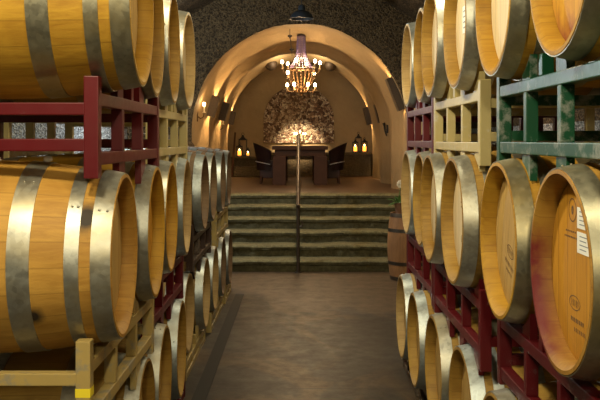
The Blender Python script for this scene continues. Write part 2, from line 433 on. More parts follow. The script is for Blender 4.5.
def barrel(side, X0, Y, Zc, label, st='honey', hd='honey', hp='hoop', stamp=None, papers=(), roll=None, tilt=0.0):
    """side -1: front head faces +x (left stacks); +1: faces -x (right stacks)"""
    rz = 0 if side > 0 else PI
    BAR.append((side, X0, Y, Zc, tilt))
    t = thing('wine_barrel', label, 'barrel', (side*(X0 + LH), Y, Zc - RB), rz + tilt, BARREL_GROUP)
    rl = random.uniform(-.5, .5) if roll is None else roll
    ax = (0, 0, RB)
    obj('staves', ST[st], t, ax, (rl if st not in ('wine', 'mark') else 0, 0, 0))
    f, b = HEADS[hd]
    hr = rl*1.3 if hd != 'wine' else 0
    obj('head', f, t, ax, (hr, 0, 0)); obj('head', b, t, ax, (-rl, 0, 0))
    for i, h in enumerate(HOOPS[hp]): obj('hoop', h, t, ax, (rl + random.uniform(-.6, .6), 0, 0))
    obj('bung', BUNG, t, ax, (max(-.3, min(.3, rl)), 0, 0))
    if stamp: obj('burnt_lettering', STAMP[stamp], t, ax, (hr, 0, 0), 'burnt dark brand mark')
    for p in papers:
        obj('paper_label', mesh('paper_label', paper_bm(*p), [M['paper'], M['ink']]), t, ax, (0, 0, 0), 'white paper label')
    return t

# right hand stack --------------------------------------------------
ZR = {'t': 2.35, 'm': 1.415, 'b': .50}; ZL = {'t': 2.30, 'm': 1.375, 'b': .47}
barrel(1, .755, 2.51, ZR['t'], 'amber barrel with wine-red stained head bottom, nearest on the green rack', 'amber', 'wine', 'hoop_warm')
barrel(1, .735, 3.27, ZR['t'], 'barrel with plain pale head on the green rack, beside the pale yellow rack', 'amber', 'pale', 'hoop_warm')
barrel(1, .733, 4.06, ZR['t'], 'barrel with small paper label on pale head, on the right pale yellow rack, near half', 'honey', 'pale', 'hoop', None, [(.02, .03, .10, .13)])
barrel(1, .726, 4.80, ZR['t'], 'pale-headed barrel on far half of the right pale yellow rack, just past the labelled one', 'honey', 'pale', 'hoop', None, [(.03, -.03, .08, .09)])
barrel(1, .775, 5.52, ZR['t'], 'honey-coloured barrel in the right top row, on near half of the topmost burgundy rack', 'honey', 'honey', 'hoop')
barrel(1, .78, 6.24, ZR['t'], 'last barrel of the right top row, bright pale head and grey hoops, nearest the arch', 'pale', 'pale', 'hoop_blue')
barrel(1, .76, 2.51, ZR['m'], 'amber barrel with wine-stained rim and two white paper labels, under the green rack', 'wine', 'amber', 'hoop_warm', 'round', [(-.06, .157, .11, .062), (-.065, .085, .12, .062)], 0)
barrel(1, .755, 3.27, ZR['m'], 'barrel with broad brassy hoop under the green rack, next to the wine-stained one', 'amber', 'honey', 'hoop_warm', 'lozenge')
barrel(1, .72, 4.06, ZR['m'], 'barrel with printed marks on pale head, beneath the right pale yellow rack, near half', 'honey', 'pale', 'hoop', 'column')
barrel(1, .72, 4.80, ZR['m'], 'branded pale-headed barrel beneath far half of the right pale yellow rack', 'honey', 'pale', 'hoop', 'lozenge')
barrel(1, .77, 5.52, ZR['m'], 'middle-row barrel beneath the topmost burgundy rack, half hidden behind the branded pale one', 'honey', 'honey', 'hoop')
barrel(1, .775, 6.24, ZR['m'], 'last barrel of the right middle row, in front of the standing barrel with flowers', 'pale', 'pale', 'hoop_blue')
barrel(1, .76, 3.33, ZR['b'], 'bottom-row barrel mostly cut off by the frame, under the dull red rack at lower right', 'honey', 'honey', 'hoop')
barrel(1, .765, 4.08, ZR['b'], 'second nearest bottom-row barrel on the right, beside a hanging red rack post', 'honey', 'honey', 'hoop_blue')
barrel(1, .75, 4.82, ZR['b'], 'right bottom-row barrel with big silver hoop, middle one of the five near the floor', 'honey', 'honey', 'hoop')
barrel(1, .735, 5.54, ZR['b'], 'right bottom-row barrel with shiny silver hoops, last but one towards the steps', 'honey', 'honey', 'hoop_blue')
barrel(1, .74, 6.26, ZR['b'], 'right bottom-row barrel nearest the steps, narrow pale head seen edge-on', 'pale', 'honey', 'hoop_blue')
# left hand stack
barrel(-1, .575, 3.10, ZL['t'], 'big amber barrel filling the top left corner, on the left burgundy rack', 'amber', 'honey', 'hoop_warm', roll=.2, tilt=.04)
barrel(-1, .655, 3.88, ZL['t'], 'second barrel of the left top row, on far half of the left burgundy rack', 'honey', 'honey', 'hoop_warm', tilt=.04)
barrel(-1, .685, 4.64, ZL['t'], 'third barrel of the left top row, over near half of the left pale yellow rack', 'honey', 'pale', 'hoop', tilt=.04)
barrel(-1, .695, 5.36, ZL['t'], 'last barrel of the left top row, bright pale head edge-on against the dark rock', 'pale', 'pale', 'hoop')
barrel(-1, .645, 3.13, ZL['m'], 'big orange oak barrel lying on the cream rack, black smudge between its hoops', 'mark', 'honey', 'hoop', tilt=.04)
barrel(-1, .66, 3.92, ZL['m'], 'left middle-row barrel right behind the big smudged one, beneath the left burgundy rack', 'amber', 'amber', 'hoop', tilt=.04)
barrel(-1, .705, 4.68, ZL['m'], 'left middle-row barrel beneath near half of the left pale yellow rack', 'amber', 'amber', 'hoop', tilt=.04)
barrel(-1, .715, 5.40, ZL['m'], 'left middle-row barrel beneath far half of the left pale yellow rack, head thin and bright', 'pale', 'pale', 'hoop_blue', tilt=.04)
barrel(-1, .765, 6.88, ZL['m'], 'weathered barrel just past the gap in the left middle row, on the dark brown rack', 'grey', 'pale', 'hoop_blue')
barrel(-1, .775, 7.66, ZL['m'], 'second weathered barrel on the dark brown rack, farther from the camera', 'grey', 'honey', 'hoop_blue')
barrel(-1, .785, 8.72, ZL['m'], 'bluish-hooped weathered barrel on the far cream rack, last but one of the left middle row', 'grey', 'honey', 'hoop_blue')
barrel(-1, .79, 9.50, ZL['m'], 'farthest barrel of the left middle row, bluish hoops, beside the steps', 'grey', 'honey', 'hoop_blue')
barrel(-1, .715, 3.96, ZL['b'], 'nearest left bottom-row barrel, low beneath the cream rack, cut by the frame', 'honey', 'honey', 'hoop', tilt=.04)
barrel(-1, .74, 4.68, ZL['b'], 'left bottom-row barrel with riveted hoop, second from the camera', 'honey', 'honey', 'hoop', tilt=.04)
barrel(-1, .75, 5.40, ZL['b'], 'left bottom-row barrel with tall bright head edge, third from the camera', 'honey', 'honey', 'hoop_blue', tilt=.04)
barrel(-1, .85, 6.56, ZL['b'], 'set-back left bottom-row barrel with two silver hoops, under the gap in the row above', 'pale', 'honey', 'hoop_blue', tilt=.0)
barrel(-1, .81, 7.40, ZL['b'], 'left bottom-row barrel right behind the set-back one, under the dark brown rack', 'pale', 'honey', 'hoop_blue')
barrel(-1, .81, 8.18, ZL['b'], 'left bottom-row barrel third from the steps, beneath the far cream rack', 'pale', 'honey', 'hoop_blue')
barrel(-1, .80, 8.93, ZL['b'], 'left bottom-row barrel second from the steps, bluish silver hoops', 'grey', 'honey', 'hoop_blue')
barrel(-1, .79, 9.68, ZL['b'], 'left bottom-row barrel nearest the steps, farthest along the aisle', 'grey', 'honey', 'hoop_blue')

# ------------------------------------------------------------------ steel barrel racks
T_ = .045
RACK_GROUP = 'two-barrel steel racks'
def rmax(x0, xa, xb):
    """largest barrel radius, hoops included, between depths xa and xb behind the aisle plane"""
    return max(rad(min(LH, max(-LH, xa + (xb - xa)*i/8 - x0 - LH))) for i in range(9)) + .0055
def rack(side, XF, Yc, low_row, up_row, label, mat, half=.60, depth=.80, up=.05, down=.06, tape=False):
    """a steel frame carrying the barrels of up_row and standing on those of low_row (None: on the floor)"""
    Z = ZR if side > 0 else ZL
    near = lambda row: [q for q in BAR if row and q[0] == side and abs(q[3] - Z[row]) < .01 and abs(q[2] - Yc) < half + .36]
    U, D = near(up_row), near(low_row)
    planes = ((XF, XF + T_), (XF + depth - T_, XF + depth))
    z1 = Z[up_row] - max(rmax(q[1], *p) for q in U for p in planes) - .003 - max(abs(q[4]) for q in U)*.05
    z0 = Z[low_row] + max(rmax(q[1], *p) for q in D for p in planes) + .003 + max(abs(q[4]) for q in D)*.05 if D else 0.0
    t = thing('barrel_rack', label, 'barrel rack', (side*XF, Yc, z0), 0 if side > 0 else PI, RACK_GROUP)
    m = M[mat]; hh = z1 - z0
    ys = (-half, -half/3, half/3, half)
    def yat(q, p): return q[2] + q[4]*(LH + q[1] - (p[0] + p[1])/2)
    def gap(wy, p, w, rows, sgn):
        """height free above (sgn 1) or below (-1) the frame at world y wy for a bar of half-width w"""
        best = .4
        for q in rows:
            R = rmax(q[1], *p) + abs(q[4])*.07; dy = max(0, abs(wy - yat(q, p)) - w)
            if dy < R:
                edge = q[3] - sgn*math.sqrt(R*R - dy*dy)
                best = min(best, (edge - z1) if sgn > 0 else (z0 - edge))
        return best - .006
    for pi, p in enumerate(planes):
        x = p[0] - XF + T_/2
        for z in (T_/2, hh - T_/2):
            obj('rail', mesh('rail', B(box, (0, 0, 0), (T_, 2*half + T_, T_), .004), m), t, (x, 0, z))
        for i, y in enumerate(ys):
            wy = Yc + y
            if i in (0, 3):
                u = max(0, min(up, gap(wy, p, .026, U, 1))); d = max(0, min(down, gap(wy, p, .026, D, -1))) if D else 0
                post = obj('post', mesh('post', B(box, (0, 0, (u - d)/2), (T_*1.12, T_*1.12, hh + u + d), .004), m), t, (x, y*side, hh/2))
                if tape and pi == 0 and i == 0:
                    obj('tape_band', mesh('tape_band', B(box, (0, 0, 0), (T_*1.14, T_*1.14, .03)), M['tape']), post, (0, 0, hh*.06), (0, 0, 0), 'bright yellow tape band')
            elif hh > 2.6*T_:
                obj('strut', mesh('strut', B(box, (0, 0, 0), (T_*.98, T_*.9, hh - 2*T_), .003), m), t, (x, y*side, hh/2))
        if len(U) > 1:
            us = sorted(q[2] for q in U); mid = min(((a_ + b_)/2 for a_, b_ in zip(us, us[1:])), key=lambda v: abs(v - Yc))
            g = min(.075, gap(mid, p, T_/2, U, 1))
            if g > .01: obj('stop', mesh('stop', B(box, (0, 0, 0), (T_*.9, T_, g), .003), m), t, (x, (mid - Yc)*side, hh + g/2))
        for rows, sgn in ((U, 1), (D, -1)):
            for q in rows:
                R = rmax(q[1], *p) + .004 + abs(q[4])*.07
                for s_ in (-1, 1):
                    ya, yb = yat(q, p) + s_*.12, yat(q, p) + s_*.225
                    if max(abs(ya - Yc), abs(yb - Yc)) > half - .03: continue
                    pts = [(ya + (yb - ya)*i/6, q[3] - sgn*math.sqrt(R*R - (.12 + .105*i/6)**2)) for i in range(7)]
                    base = (z1 if sgn > 0 else z0)
                    poly = [((py - Yc)*side, pz - z0) for py, pz in pts] + [((yb - Yc)*side, base - z0), ((ya - Yc)*side, base - z0)]
                    bm = bmesh.new(); prism(bm, poly, T_*.6, 'X'); obj('cradle', mesh('cradle', bm, m), t, (x, 0, 0))
    for y in (ys[0], ys[3]):
        for z in (T_*1.55, hh - T_*1.25):
            if hh < 3*T_ and z < hh/2: continue
            obj('crossbar', mesh('crossbar', B(box, (0, 0, 0), (depth - 2*T_, T_*.95, T_*.95), .004), m), t, (depth/2, y, z))
    return t
rack(1, .815, 2.88, 'm', 't', 'green steel barrel rack with patchy grey face, upper right', 'green', .61)
rack(1, .80, 4.42, 'm', 't', 'pale yellow steel barrel rack, upper right, between the green and burgundy racks', 'yellow', .63)
rack(1, .82, 5.88, 'm', 't', 'upper right burgundy barrel rack, farthest of the three under the top row', 'burgundy', .61)
rack(1, .815, 2.88, 'b', 'm', 'dull red barrel rack under the wine-stained barrel, lower right', 'dullred', .60)
rack(1, .80, 4.42, 'b', 'm', 'dark burgundy rack beneath the middle row, centre of the right side', 'burgundy', .64)
rack(1, .82, 5.88, 'b', 'm', 'dark burgundy rack beneath the far end of the right middle row', 'burgundy', .61)
rack(1, .82, 3.70, None, 'b', 'low dark rack on the floor under the nearest right bottom barrels', 'brown', .61)
rack(1, .82, 5.18, None, 'b', 'low dark rack on the floor under the middle right bottom barrels', 'brown', .61)
rack(1, .82, 6.37, None, 'b', 'short low dark rack on the floor under the right bottom barrel nearest the steps', 'brown', .38)
rack(-1, .685, 3.50, 'm', 't', 'bright burgundy barrel rack, upper left, beneath the big amber barrel', 'burgundy', .60, up=.07, down=.045)
rack(-1, .75, 5.02, 'm', 't', 'pale yellow steel barrel rack, upper left, behind the burgundy one', 'yellow', .61)
rack(-1, .715, 3.52, 'b', 'm', 'cream steel barrel rack with yellow tape on its post, lower left', 'cream', .61, up=.10, down=.30, tape=True)
rack(-1, .78, 5.04, 'b', 'm', 'burgundy barrel rack beneath the left middle row, behind the cream one', 'burgundy', .61)
rack(-1, .83, 7.24, 'b', 'm', 'dark brown barrel rack past the gap in the left stack', 'brown', .66, up=.10)
rack(-1, .83, 9.10, 'b', 'm', 'far cream barrel rack in the left stack, beside the steps', 'cream', .64)
rack(-1, .80, 4.32, None, 'b', 'low burgundy rack on the floor under the nearest left bottom barrels', 'burgundy', .60)
rack(-1, .81, 5.55, None, 'b', 'low burgundy rack on the floor below the gap in the left stack', 'burgundy', .42)
rack(-1, .85, 6.98, None, 'b', 'low cream rack on the floor beneath the set-back barrel', 'cream', .62)
rack(-1, .83, 8.56, None, 'b', 'low cream rack on the floor, last but one before the steps', 'cream', .61)
rack(-1, .82, 9.72, None, 'b', 'short low cream rack on the floor nearest the steps, left side', 'cream', .38)

# ------------------------------------------------------------------ the cave: floor, walls, ceiling
YF = 14.0; ZP = .93; HW = 2.75; YB = -4.0
def rockn(p, amp): return noise.noise_vector(p*.55)*amp + noise.noise_vector(p*1.9)*(amp*.35)
def grid(P, nu, nv):
    bm = bmesh.new(); V = [[bm.verts.new(P(i/nu, j/nv)) for j in range(nv+1)] for i in range(nu+1)]
    for i in range(nu):
        for j in range(nv): bm.faces.new((V[i][j], V[i+1][j], V[i+1][j+1], V[i][j+1]))
    return bm
struct('floor', mesh('floor', grid(lambda u, v: Vector((-3.2 + 6.4*u, YB - .3 + (12.2 - YB)*v, 0)), 4, 8), M['floor']))
def wallP(sx, amp=.12):
    def P(u, v):
        p = Vector((sx*HW, YB + (YF - YB)*u, -.02 + 2.0*v)); d = rockn(p, amp); d.z = 0; d.y *= .3
        return p + d
    return P
struct('wall_left', mesh('wall_left', grid(wallP(-1), 130, 24), M['greyrock'], True))
struct('wall_right', mesh('wall_right', grid(wallP(1), 130, 24), M['greyrock'], True))
def ceilP(u, v):
    a = PI*v; p = Vector((-HW*math.cos(a), YB + (YF - YB)*u, 1.98 + 2.45*math.sin(a)))
    k = min(1, math.sin(a)*6); d = rockn(p, .12)
    if k < 1: d.z *= k
    d.y *= .3
    return p + d
struct('ceiling', mesh('ceiling', grid(ceilP, 130, 60), M['rock'], True))
def backP(u, v):
    p = Vector((-3.0 + 6*u, YB, -.05 + 4.9*v)); return p + Vector((0, rockn(p, .12).y, 0))
struct('wall_back', mesh('wall_back', grid(backP, 30, 24), M['rock'], True))

# the plastered vault beyond the steps
VC = H + .14; RV = 1.745; YE = 21.2
RIBS = [(14.05, .02), (15.35, .15), (17.4, .16), (19.4, .15)]
def vr(y):
    r = RV
    r += .05
    for p, a in RIBS:
        d = abs(y - p); w = .95
        if d < w: r -= a*(0.5 + .5*math.cos(PI*d/w))**1.6 * .95
    return r
def vault_path(y, t, dz0=ZP - 1.0):
    """t 0..1 round the section from left foot to right foot"""
    r = vr(y); leg = VC - dz0; arc = PI*r; L = 2*leg + arc; s = t*L
    if s < leg: return Vector((-r, y, dz0 + s))
    if s > leg + arc: return Vector((r, y, VC - (s - leg - arc)))
    a = (s - leg)/r
    return Vector((-r*math.cos(a), y, VC + r*math.sin(a)))
def vaultP(u, v):
    y = YF - .05 + (YE + .1 - YF)*u
    p = vault_path(y, v); c = Vector((0, y, VC)); d = (p - c).normalized()
    return p + d*(noise.noise(p*1.4)*.022 + noise.noise(p*4)*.006)
struct('ceiling_vault', mesh('ceiling_vault', grid(vaultP, 170, 84), M['plaster'], True), 'tan plastered ribbed vault over the dining alcove')
# lower side walls of the stair pit and dark rock face pierced by the arch
def faceP(u, v):
    a = vault_path(YF - .02, u)
    # outer outline: the cave section, pushed out
    c = Vector((0, YF, VC)); d = (a - c)
    if abs(a.x) > RV*.99 and a.z < VC:
        o = Vector((math.copysign(3.4, a.x), YF, a.z))
    else:
        ang = math.atan2(d.z, d.x); o = Vector((3.4*math.cos(ang), YF, VC + 3.2*math.sin(ang)))
    k = v**1.1
    p = a.lerp(o, k); n_ = rockn(p, .13)
    w = min(1, v*7); p.y = YF - .02 - .10*math.sin(min(1, v*6)*PI/2) + n_.y*w
    p.x += n_.x*.3*w; p.z += n_.z*.3*w
    return p
struct('wall_end', mesh('wall_end', grid(faceP, 120, 46), M['rock'], True), 'dark rough rock face around the arch')
# pit side walls flanking the flight (plastered pier on the right, rock on the left)
def pierP(sx, y0, y1, x, z1):
    def P(u, v):
        y = y0 + (y1 - y0)*u
        r = .22; zz_ = -.02 + (z1 + .02 + .5)*v
        p = Vector((sx*x, y, zz_))
        if zz_ > z1 - r:
            a = min(1, (zz_ - (z1 - r))/(r + .5))*PI/2
            p.z = z1 - r + r*math.sin(a); p.x = sx*(x + .55*(1 - math.cos(a)))
        d = rockn(p*1.6, .035); return p + Vector((d.x, 0, d.z*.3))
    return P
struct('trim_1', mesh('trim_1', grid(pierP(1, 11.3, 14.02, 1.73, 2.42), 30, 30), M['plaster'], True), 'tan plastered shoulder beside the steps, right')
struct('trim_2', mesh('trim_2', grid(pierP(-1, 11.3, 14.02, 1.73, 1.9), 30, 30), M['rock'], True), 'rock shoulder beside the steps, left')
# end wall of the alcove
def endP(u, v):
    x = -1.95 + 3.9*u; z = ZP - .05 + 3.0*v; p = Vector((x, YE, z)); return p + Vector((0, noise.noise(p*1.6)*.02, 0))
struct('wall_far', mesh('wall_far', grid(endP, 40, 40), M['plaster'], True), 'tan plastered end wall behind the table')
struct('floor_platform', mesh('floor_platform', B(box, (0, (14.0 + YE)/2, ZP - .1), (3.7, YE - 14.0, .2)), M['platform']), 'raised alcove floor')

# stairs: six broad rough stone steps
st = thing('stone_stairs', 'six broad mossy stone steps leading up to the dining alcove', 'stairs', (0, 11.6, 0))
st['kind'] = 'structure'
for k in range(6):
    y0 = .4*k; z1 = ZP/6*(k+1); y1 = 2.42 if k == 5 else .4*k + .46
    def P(u, v, y0=y0, z1=z1, y1=y1, k=k):
        x = -1.76 + 3.52*u
        prof = [(0.02, z1 - ZP/6 - .01), (.012, z1 - .07), (-.012, z1 - .055), (-.02, z1 - .02), (.0, z1), (.03, z1 + .004), (.2, z1), (y1 - y0, z1)]
        q = v*7; i = min(6, int(q)); f = q - i
        a, b = prof[i], prof[i+1]; yy = a[0] + (b[0]-a[0])*f; z = a[1] + (b[1]-a[1])*f
        w = 1.0 if yy < .25 else .4
        n_ = noise.noise(Vector((x*3.2, k*7.1, yy*5)))*.022 + noise.noise(Vector((x*11, k*3.3, z*14)))*.016
        return Vector((x, y0 + yy + n_*w, z + noise.noise(Vector((x*2.3, k*5.7, 1)))*.016*(1 if i > 1 and k < 5 else .2)))
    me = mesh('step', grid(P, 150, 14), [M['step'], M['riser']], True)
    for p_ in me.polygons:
        if all(me.vertices[i].co.z < z1 - .016 for i in p_.vertices): p_.material_index = 1  # faces below the nosing take the painted-in riser shade
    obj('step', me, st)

# centre handrail, seen end-on
hr = thing('handrail', 'slim dark metal handrail with post rising up the middle of the steps', 'handrail', (0, 11.6, 0))
hx = -.025
obj('post', mesh('post', B(tube, [(hx, -.06, 0), (hx, -.06, .93)], .024, 12), M['railwood'], True), hr)
obj('post', mesh('post', B(tube, [(hx, 2.62, ZP), (hx, 2.62, ZP + .93)], .024, 12), M['railwood'], True), hr)
obj('post', mesh('post', B(tube, [(hx, 1.3, ZP*.6), (hx, 1.3, ZP*.5 + .90)], .02, 12), M['railwood'], True), hr)
obj('rail', mesh('rail', B(tube, [(hx, -.16, .90), (hx, -.06, .945), (hx, 2.62, ZP + .945), (hx, 2.85, ZP + .95)], .028, 12), M['railwood'], True), hr)
obj('base_plate', mesh('base_plate', B(lathe, [(0, .012), (.05, .012), (.055, 0)], 20), M['railwood']), hr, (hx, -.06, 0))
obj('bracket', mesh('bracket', B(tube, [(hx, -.06, .62), (hx + .05, -.08, .63), (hx + .065, -.08, .67), (hx + .04, -.08, .70)], .012, 8), M['railwood'], True), hr)

# drain channel along the left racks
dr = obj('drain_channel', mesh('drain_channel', B(box, (-.70, 6.6, .004), (.10, 6.6, .008), .002), M['grate']))
tag(dr, 'black drain channel in the floor along the foot of the left racks', 'drain')

# ------------------------------------------------------------------ the standing barrel with flowers
sb = thing('standing_barrel', 'small upright oak barrel with dark hoops standing before the steps, right', 'barrel', (1.42, 11.02, 0))
kk = .82/.95
def up_bm(prof_fn, n=64):
    bm = bmesh.new(); lathe(bm, prof_fn, n); return bm
def zrad(z): return rad((z - .475))*.82
pr = [(0, .0), (zrad(.0), 0.0)] + [(zrad(.95*i/16), .86*i/16) for i in range(1, 16)] + [(zrad(.95), .86), (zrad(.95) - .02, .86), (zrad(.95) - .024, .83)]
def vert_staves():
    bm = bmesh.new(); lathe(bm, pr, 64); bmesh.ops.rotate(bm, cent=(0, 0, 0), matrix=Matrix.Rotation(PI/2, 3, 'Y'), verts=bm.verts); return bm
obj('staves', mesh('staves', vert_staves(), M['stand'], True), sb, (0, 0, 0), (0, -PI/2, 0))
obj('head', mesh('head', B(lathe, [(0, .835), (.222, .835), (.226, .82)], 48), M['hd_honey']), sb)
for a, b in ((.0, .05), (.2, .245), (.62, .665), (.81, .86)):
    q = [(zrad(.95*(a + (b-a)*i/3)/.86) + (.004 if 0 <= i <= 3 else 0), a + (b-a)*i/3) for i in range(4)]
    q = [(q[0][0] - .005, a)] + q + [(q[-1][0] - .005, b)]
    obj('hoop', mesh('hoop', B(lathe, q, 64), M['oldhoop'], True), sb)
pp = thing('potted_flower', 'small potted plant with pale bloom on top of the upright barrel', 'potted plant', (1.30, 10.98, .837))
obj('pot', mesh('pot', B(lathe, [(0, .002), (.06, .0), (.085, .14), (.092, .14), (.092, .155), (.078, .155), (.07, .12), (0, .12)], 28), M['pot'], True), pp)
bm = bmesh.new()
for i in range(46):
    a = random.uniform(0, 2*PI); ln = random.uniform(.12, .26); el = random.uniform(.5, 1.4)
    base = Vector((.03*math.cos(a), .03*math.sin(a), .12)); d = Vector((math.cos(a)*math.cos(el), math.sin(a)*math.cos(el), math.sin(el)))
    side_ = d.cross(Vector((0, 0, 1))).normalized(); prev = None
    for s in range(6):
        f = s/5; w = .022*math.sin(PI*min(1, f*.9 + .08)); p = base + d*ln*f + Vector((0, 0, -.1*f*f))
        cur = (bm.verts.new(p - side_*w), bm.verts.new(p + Vector((0, 0, w*.4))), bm.verts.new(p + side_*w))
        if prev:
            bm.faces.new((prev[0], prev[1], cur[1], cur[0])); bm.faces.new((prev[1], prev[2], cur[2], cur[1]))
        prev = cur
obj('leaves', mesh('leaves', bm, M['leaf'], True), pp)
stm = obj('stem', mesh('stem', B(tube, [(-.01, 0, .12), (-.02, -.01, .24), (-.0, -.02, .385)], .005, 6), M['leaf'], True), pp)
bm = bmesh.new()
for i in range(9):
    a = 2*PI*i/9
    sphere(bm, (.034*math.cos(a), -.02 + .012*math.sin(a*2), .395 + .034*math.sin(a)), .021, 8, 6, (1, .6, 1))
sphere(bm, (0, -.038, .395), .018, 8, 6)
obj('flower', mesh('flower', bm, M['petal'], True), pp)

# ------------------------------------------------------------------ dining alcove
tb = thing('dining_table', 'long dark wooden dining table seen end-on beyond the steps', 'table', (0, 16.4, ZP))
obj('tabletop', mesh('tabletop', B(box, (0, 1.05, .715), (1.08, 2.1, .07), .008), M['table']), tb)
obj('apron', mesh('apron', B(box, (0, 1.05, .62), (.98, 1.96, .12), .004), M['table']), tb)
for sx in (-1, 1):
    for y in (.16, 1.94): obj('leg', mesh('leg', B(box, (sx*.40, y, .28), (.26, .22, .56), .01), M['table']), tb)
    obj('stretcher', mesh('stretcher', B(box, (sx*.40, 1.05, .10), (.07, 1.56, .10), .005), M['table']), tb)
def chair(x, y, face, label):
    t = thing('dining_chair', label, 'chair', (x, y, ZP), 0 if face > 0 else PI, 'dining chairs at the table ends')
    # seat faces +x; backrest curves outwards at -x
    obj('seat', mesh('seat', B(box, (-.01, 0, .40), (.36, .40, .12), .03), M['leather'], True), t)
    def P(u, v, o=0.0):
        th = (u - .5)*3.5; wrap = abs(th)/1.75
        z = .28 + (.54 - .18*wrap**2)*v; r = .235 + .075*v*v + o
        return Vector((-.02 - r*math.cos(th)*1.0, (r + .02)*math.sin(th), z))
    g = grid(P, 20, 10); bmesh.ops.solidify(g, geom=g.faces[:], thickness=.05)
    obj('backrest', mesh('backrest', g, M['leather'], True), t)
    bm = bmesh.new(); tube(bm, [P(i/16, .30, .008) for i in range(17)], .009, 6)
    obj('trim_band', mesh('trim_band', bm, M['studs'], True), t, (0, 0, 0), (0, 0, 0), 'pale stud trim round the shell')
    obj('skirt', mesh('skirt', B(box, (-.02, 0, .23), (.33, .36, .24), .02), M['leather']), t)
    for sx in (-.15, .12):
        for sy in (-.18, .18): obj('leg', mesh('leg', B(tube, [(sx*1.1, sy*1.08, 0), (sx, sy, .16)], [.02, .028], 8), M['table']), t)
chair(-.615, 17.02, 1, 'dark leather dining chair with flared back, left side of the table')
chair(.615, 17.02, -1, 'dark leather dining chair with flared back, right side of the table')

# candelabra on the table
cd = thing('candelabra', 'lit candelabra with a cluster of candles on the dining table', 'candelabra', (.0, 17.15, ZP + .7505))
obj('base', mesh('base', B(lathe, [(0, .03), (.03, .03), (.05, .012), (.075, .008), (.08, 0)], 24), M['bronze'], True), cd)
obj('stem', mesh('stem', B(lathe, [(.0, .02), (.016, .03), (.010, .08), (.02, .11), (.011, .14), (.016, .16), (0, .165)], 16), M['bronze'], True), cd)
spots_c = [(0, 0, .165)] + [(.115*math.cos(2*PI*i/5 + .3), .115*math.sin(2*PI*i/5 + .3), .12) for i in range(5)]
for i, (x, y, z) in enumerate(spots_c):
    if i:
        arm = obj('arm', mesh('arm', B(tube, [(0, 0, .10), (x*.4, y*.4, .065), (x*.85, y*.85, .08), (x, y, z)], .007, 8), M['bronze'], True), cd)
    c = obj('candle', mesh('candle', B(lathe, [(0, z), (.026, z), (.026, z + .006), (.016, z + .008), (.016, z + .10), (0, z + .104)], 14), M['candle'], True), cd, (x, y, 0))
    obj('flame', mesh('flame', B(sphere, (0, 0, z + .128), .013, 10, 8, (1, 1, 1.9)), M['flame'], True), c)

# end-wall mosaic panel
def arch_panel(bm, w, h, d, n=28):
    pts = [(-w, 0)] + [(-w*math.cos(PI*i/n), h - w + w*math.sin(PI*i/n)) for i in range(n+1)] + [(w, 0)]
    prism(bm, pts, d, 'Y')
mp = obj('mosaic_panel', mesh('mosaic_panel', B(arch_panel, .875, 1.43, .05), M['mosaic']), None, (-.03, YE - .045, ZP + .80))
tag(mp, 'arched mottled stone mosaic panel on the end wall above the table', 'wall panel')
# stone benches along the end wall
bn = thing('stone_bench', 'long dark stone ledge along the end wall, right of and behind the table', 'bench', (.38, 20.75, ZP))
obj('slab', mesh('slab', B(box, (.05, -.02, .535), (2.6, .72, .06), .012), M['bench']), bn)
obj('base', mesh('base', B(box, (.05, .02, .252), (2.56, .62, .505), .008), M['bench']), bn)
bl = thing('stone_ledge', 'low stepped stone ledge along the end wall, left of the table', 'bench', (-1.30, 20.70, ZP))
obj('slab', mesh('slab', B(box, (0, 0, .44), (.75, .70, .05), .012), M['bench']), bl)
obj('base', mesh('base', B(box, (0, .03, .33), (.73, .62, .165), .008), M['bench']), bl)
obj('lower_step', mesh('lower_step', B(box, (0, -.14, .12), (.75, .98, .24), .015), M['bench']), bl)

def lantern(x, y, z, s, h, label, lit=True, arch=True):
    t = thing('lantern', label, 'lantern', (x, y, z), 0, 'candle lanterns on the ledges')
    w = s/2
    obj('base', mesh('base', B(box, (0, 0, .01), (s, s, .02), .003), M['iron']), t)
    bm = bmesh.new()
    for a in (-1, 1):
        for b in (-1, 1): box(bm, (a*(w - .008), b*(w - .008), h*.36 + .02), (.013, .013, h*.70))
    for zz_ in (.03, h*.70):
        for a in (-1, 1):
            box(bm, (a*(w - .008), 0, zz_), (.012, s - .016, .012)); box(bm, (0, a*(w - .008), zz_), (s - .016, .012, .012))
    obj('frame', mesh('frame', bm, M['iron']), t)
    obj('roof', mesh('roof', B(lathe, [(0, h*.92), (w*.35, h*.90), (w*.5, h*.82), (w*1.25, h*.715), (w*1.25, h*.70), (0, h*.70)], 4, 'Z', False, PI/4, 2*PI + PI/4), M['iron']), t)
    obj('handle', mesh('handle', B(tube, [(w*.35*math.cos(PI*i/8), 0, h*.90 + h*.10*math.sin(PI*i/8)) for i in range(9)], .005, 6), M['iron'], True), t)
    if lit:
        c = obj('candle', mesh('candle', B(lathe, [(0, .021), (w*.62, .021), (w*.62, h*.42), (w*.5, h*.43), (0, h*.40)], 18), M['amber_glow'], True), t)
        obj('flame', mesh('flame', B(sphere, (0, 0, h*.50), .012, 8, 6, (1, 1, 1.9)), M['flame'], True), c)
zr = ZP + .566; zl = ZP + .466
lantern(1.335, 20.52, zr, .145, .34, 'small candle lantern glowing amber, left one of the pair on the right ledge')
lantern(1.555, 20.52, zr, .145, .36, 'small candle lantern glowing amber, right one of the pair on the right ledge')
lantern(1.43, 20.80, zr, .15, .50, 'taller unlit lantern standing behind the amber pair on the right ledge', False)
lantern(-1.46, 20.50, zl, .15, .34, 'small candle lantern glowing faintly on the left ledge')
lantern(-1.40, 20.82, zl, .20, .58, 'tall dark lantern at the back of the left ledge', False)
lantern(-1.26, 20.55, zl, .11, .22, 'smallest candle lantern on the left ledge, nearest the table')
stk = obj('wooden_pole', mesh('wooden_pole', B(tube, [(-1.60, 19.9, ZP + .003), (-1.52, 19.95, ZP + 1.05)], [.025, .02], 8), M['table'], True))
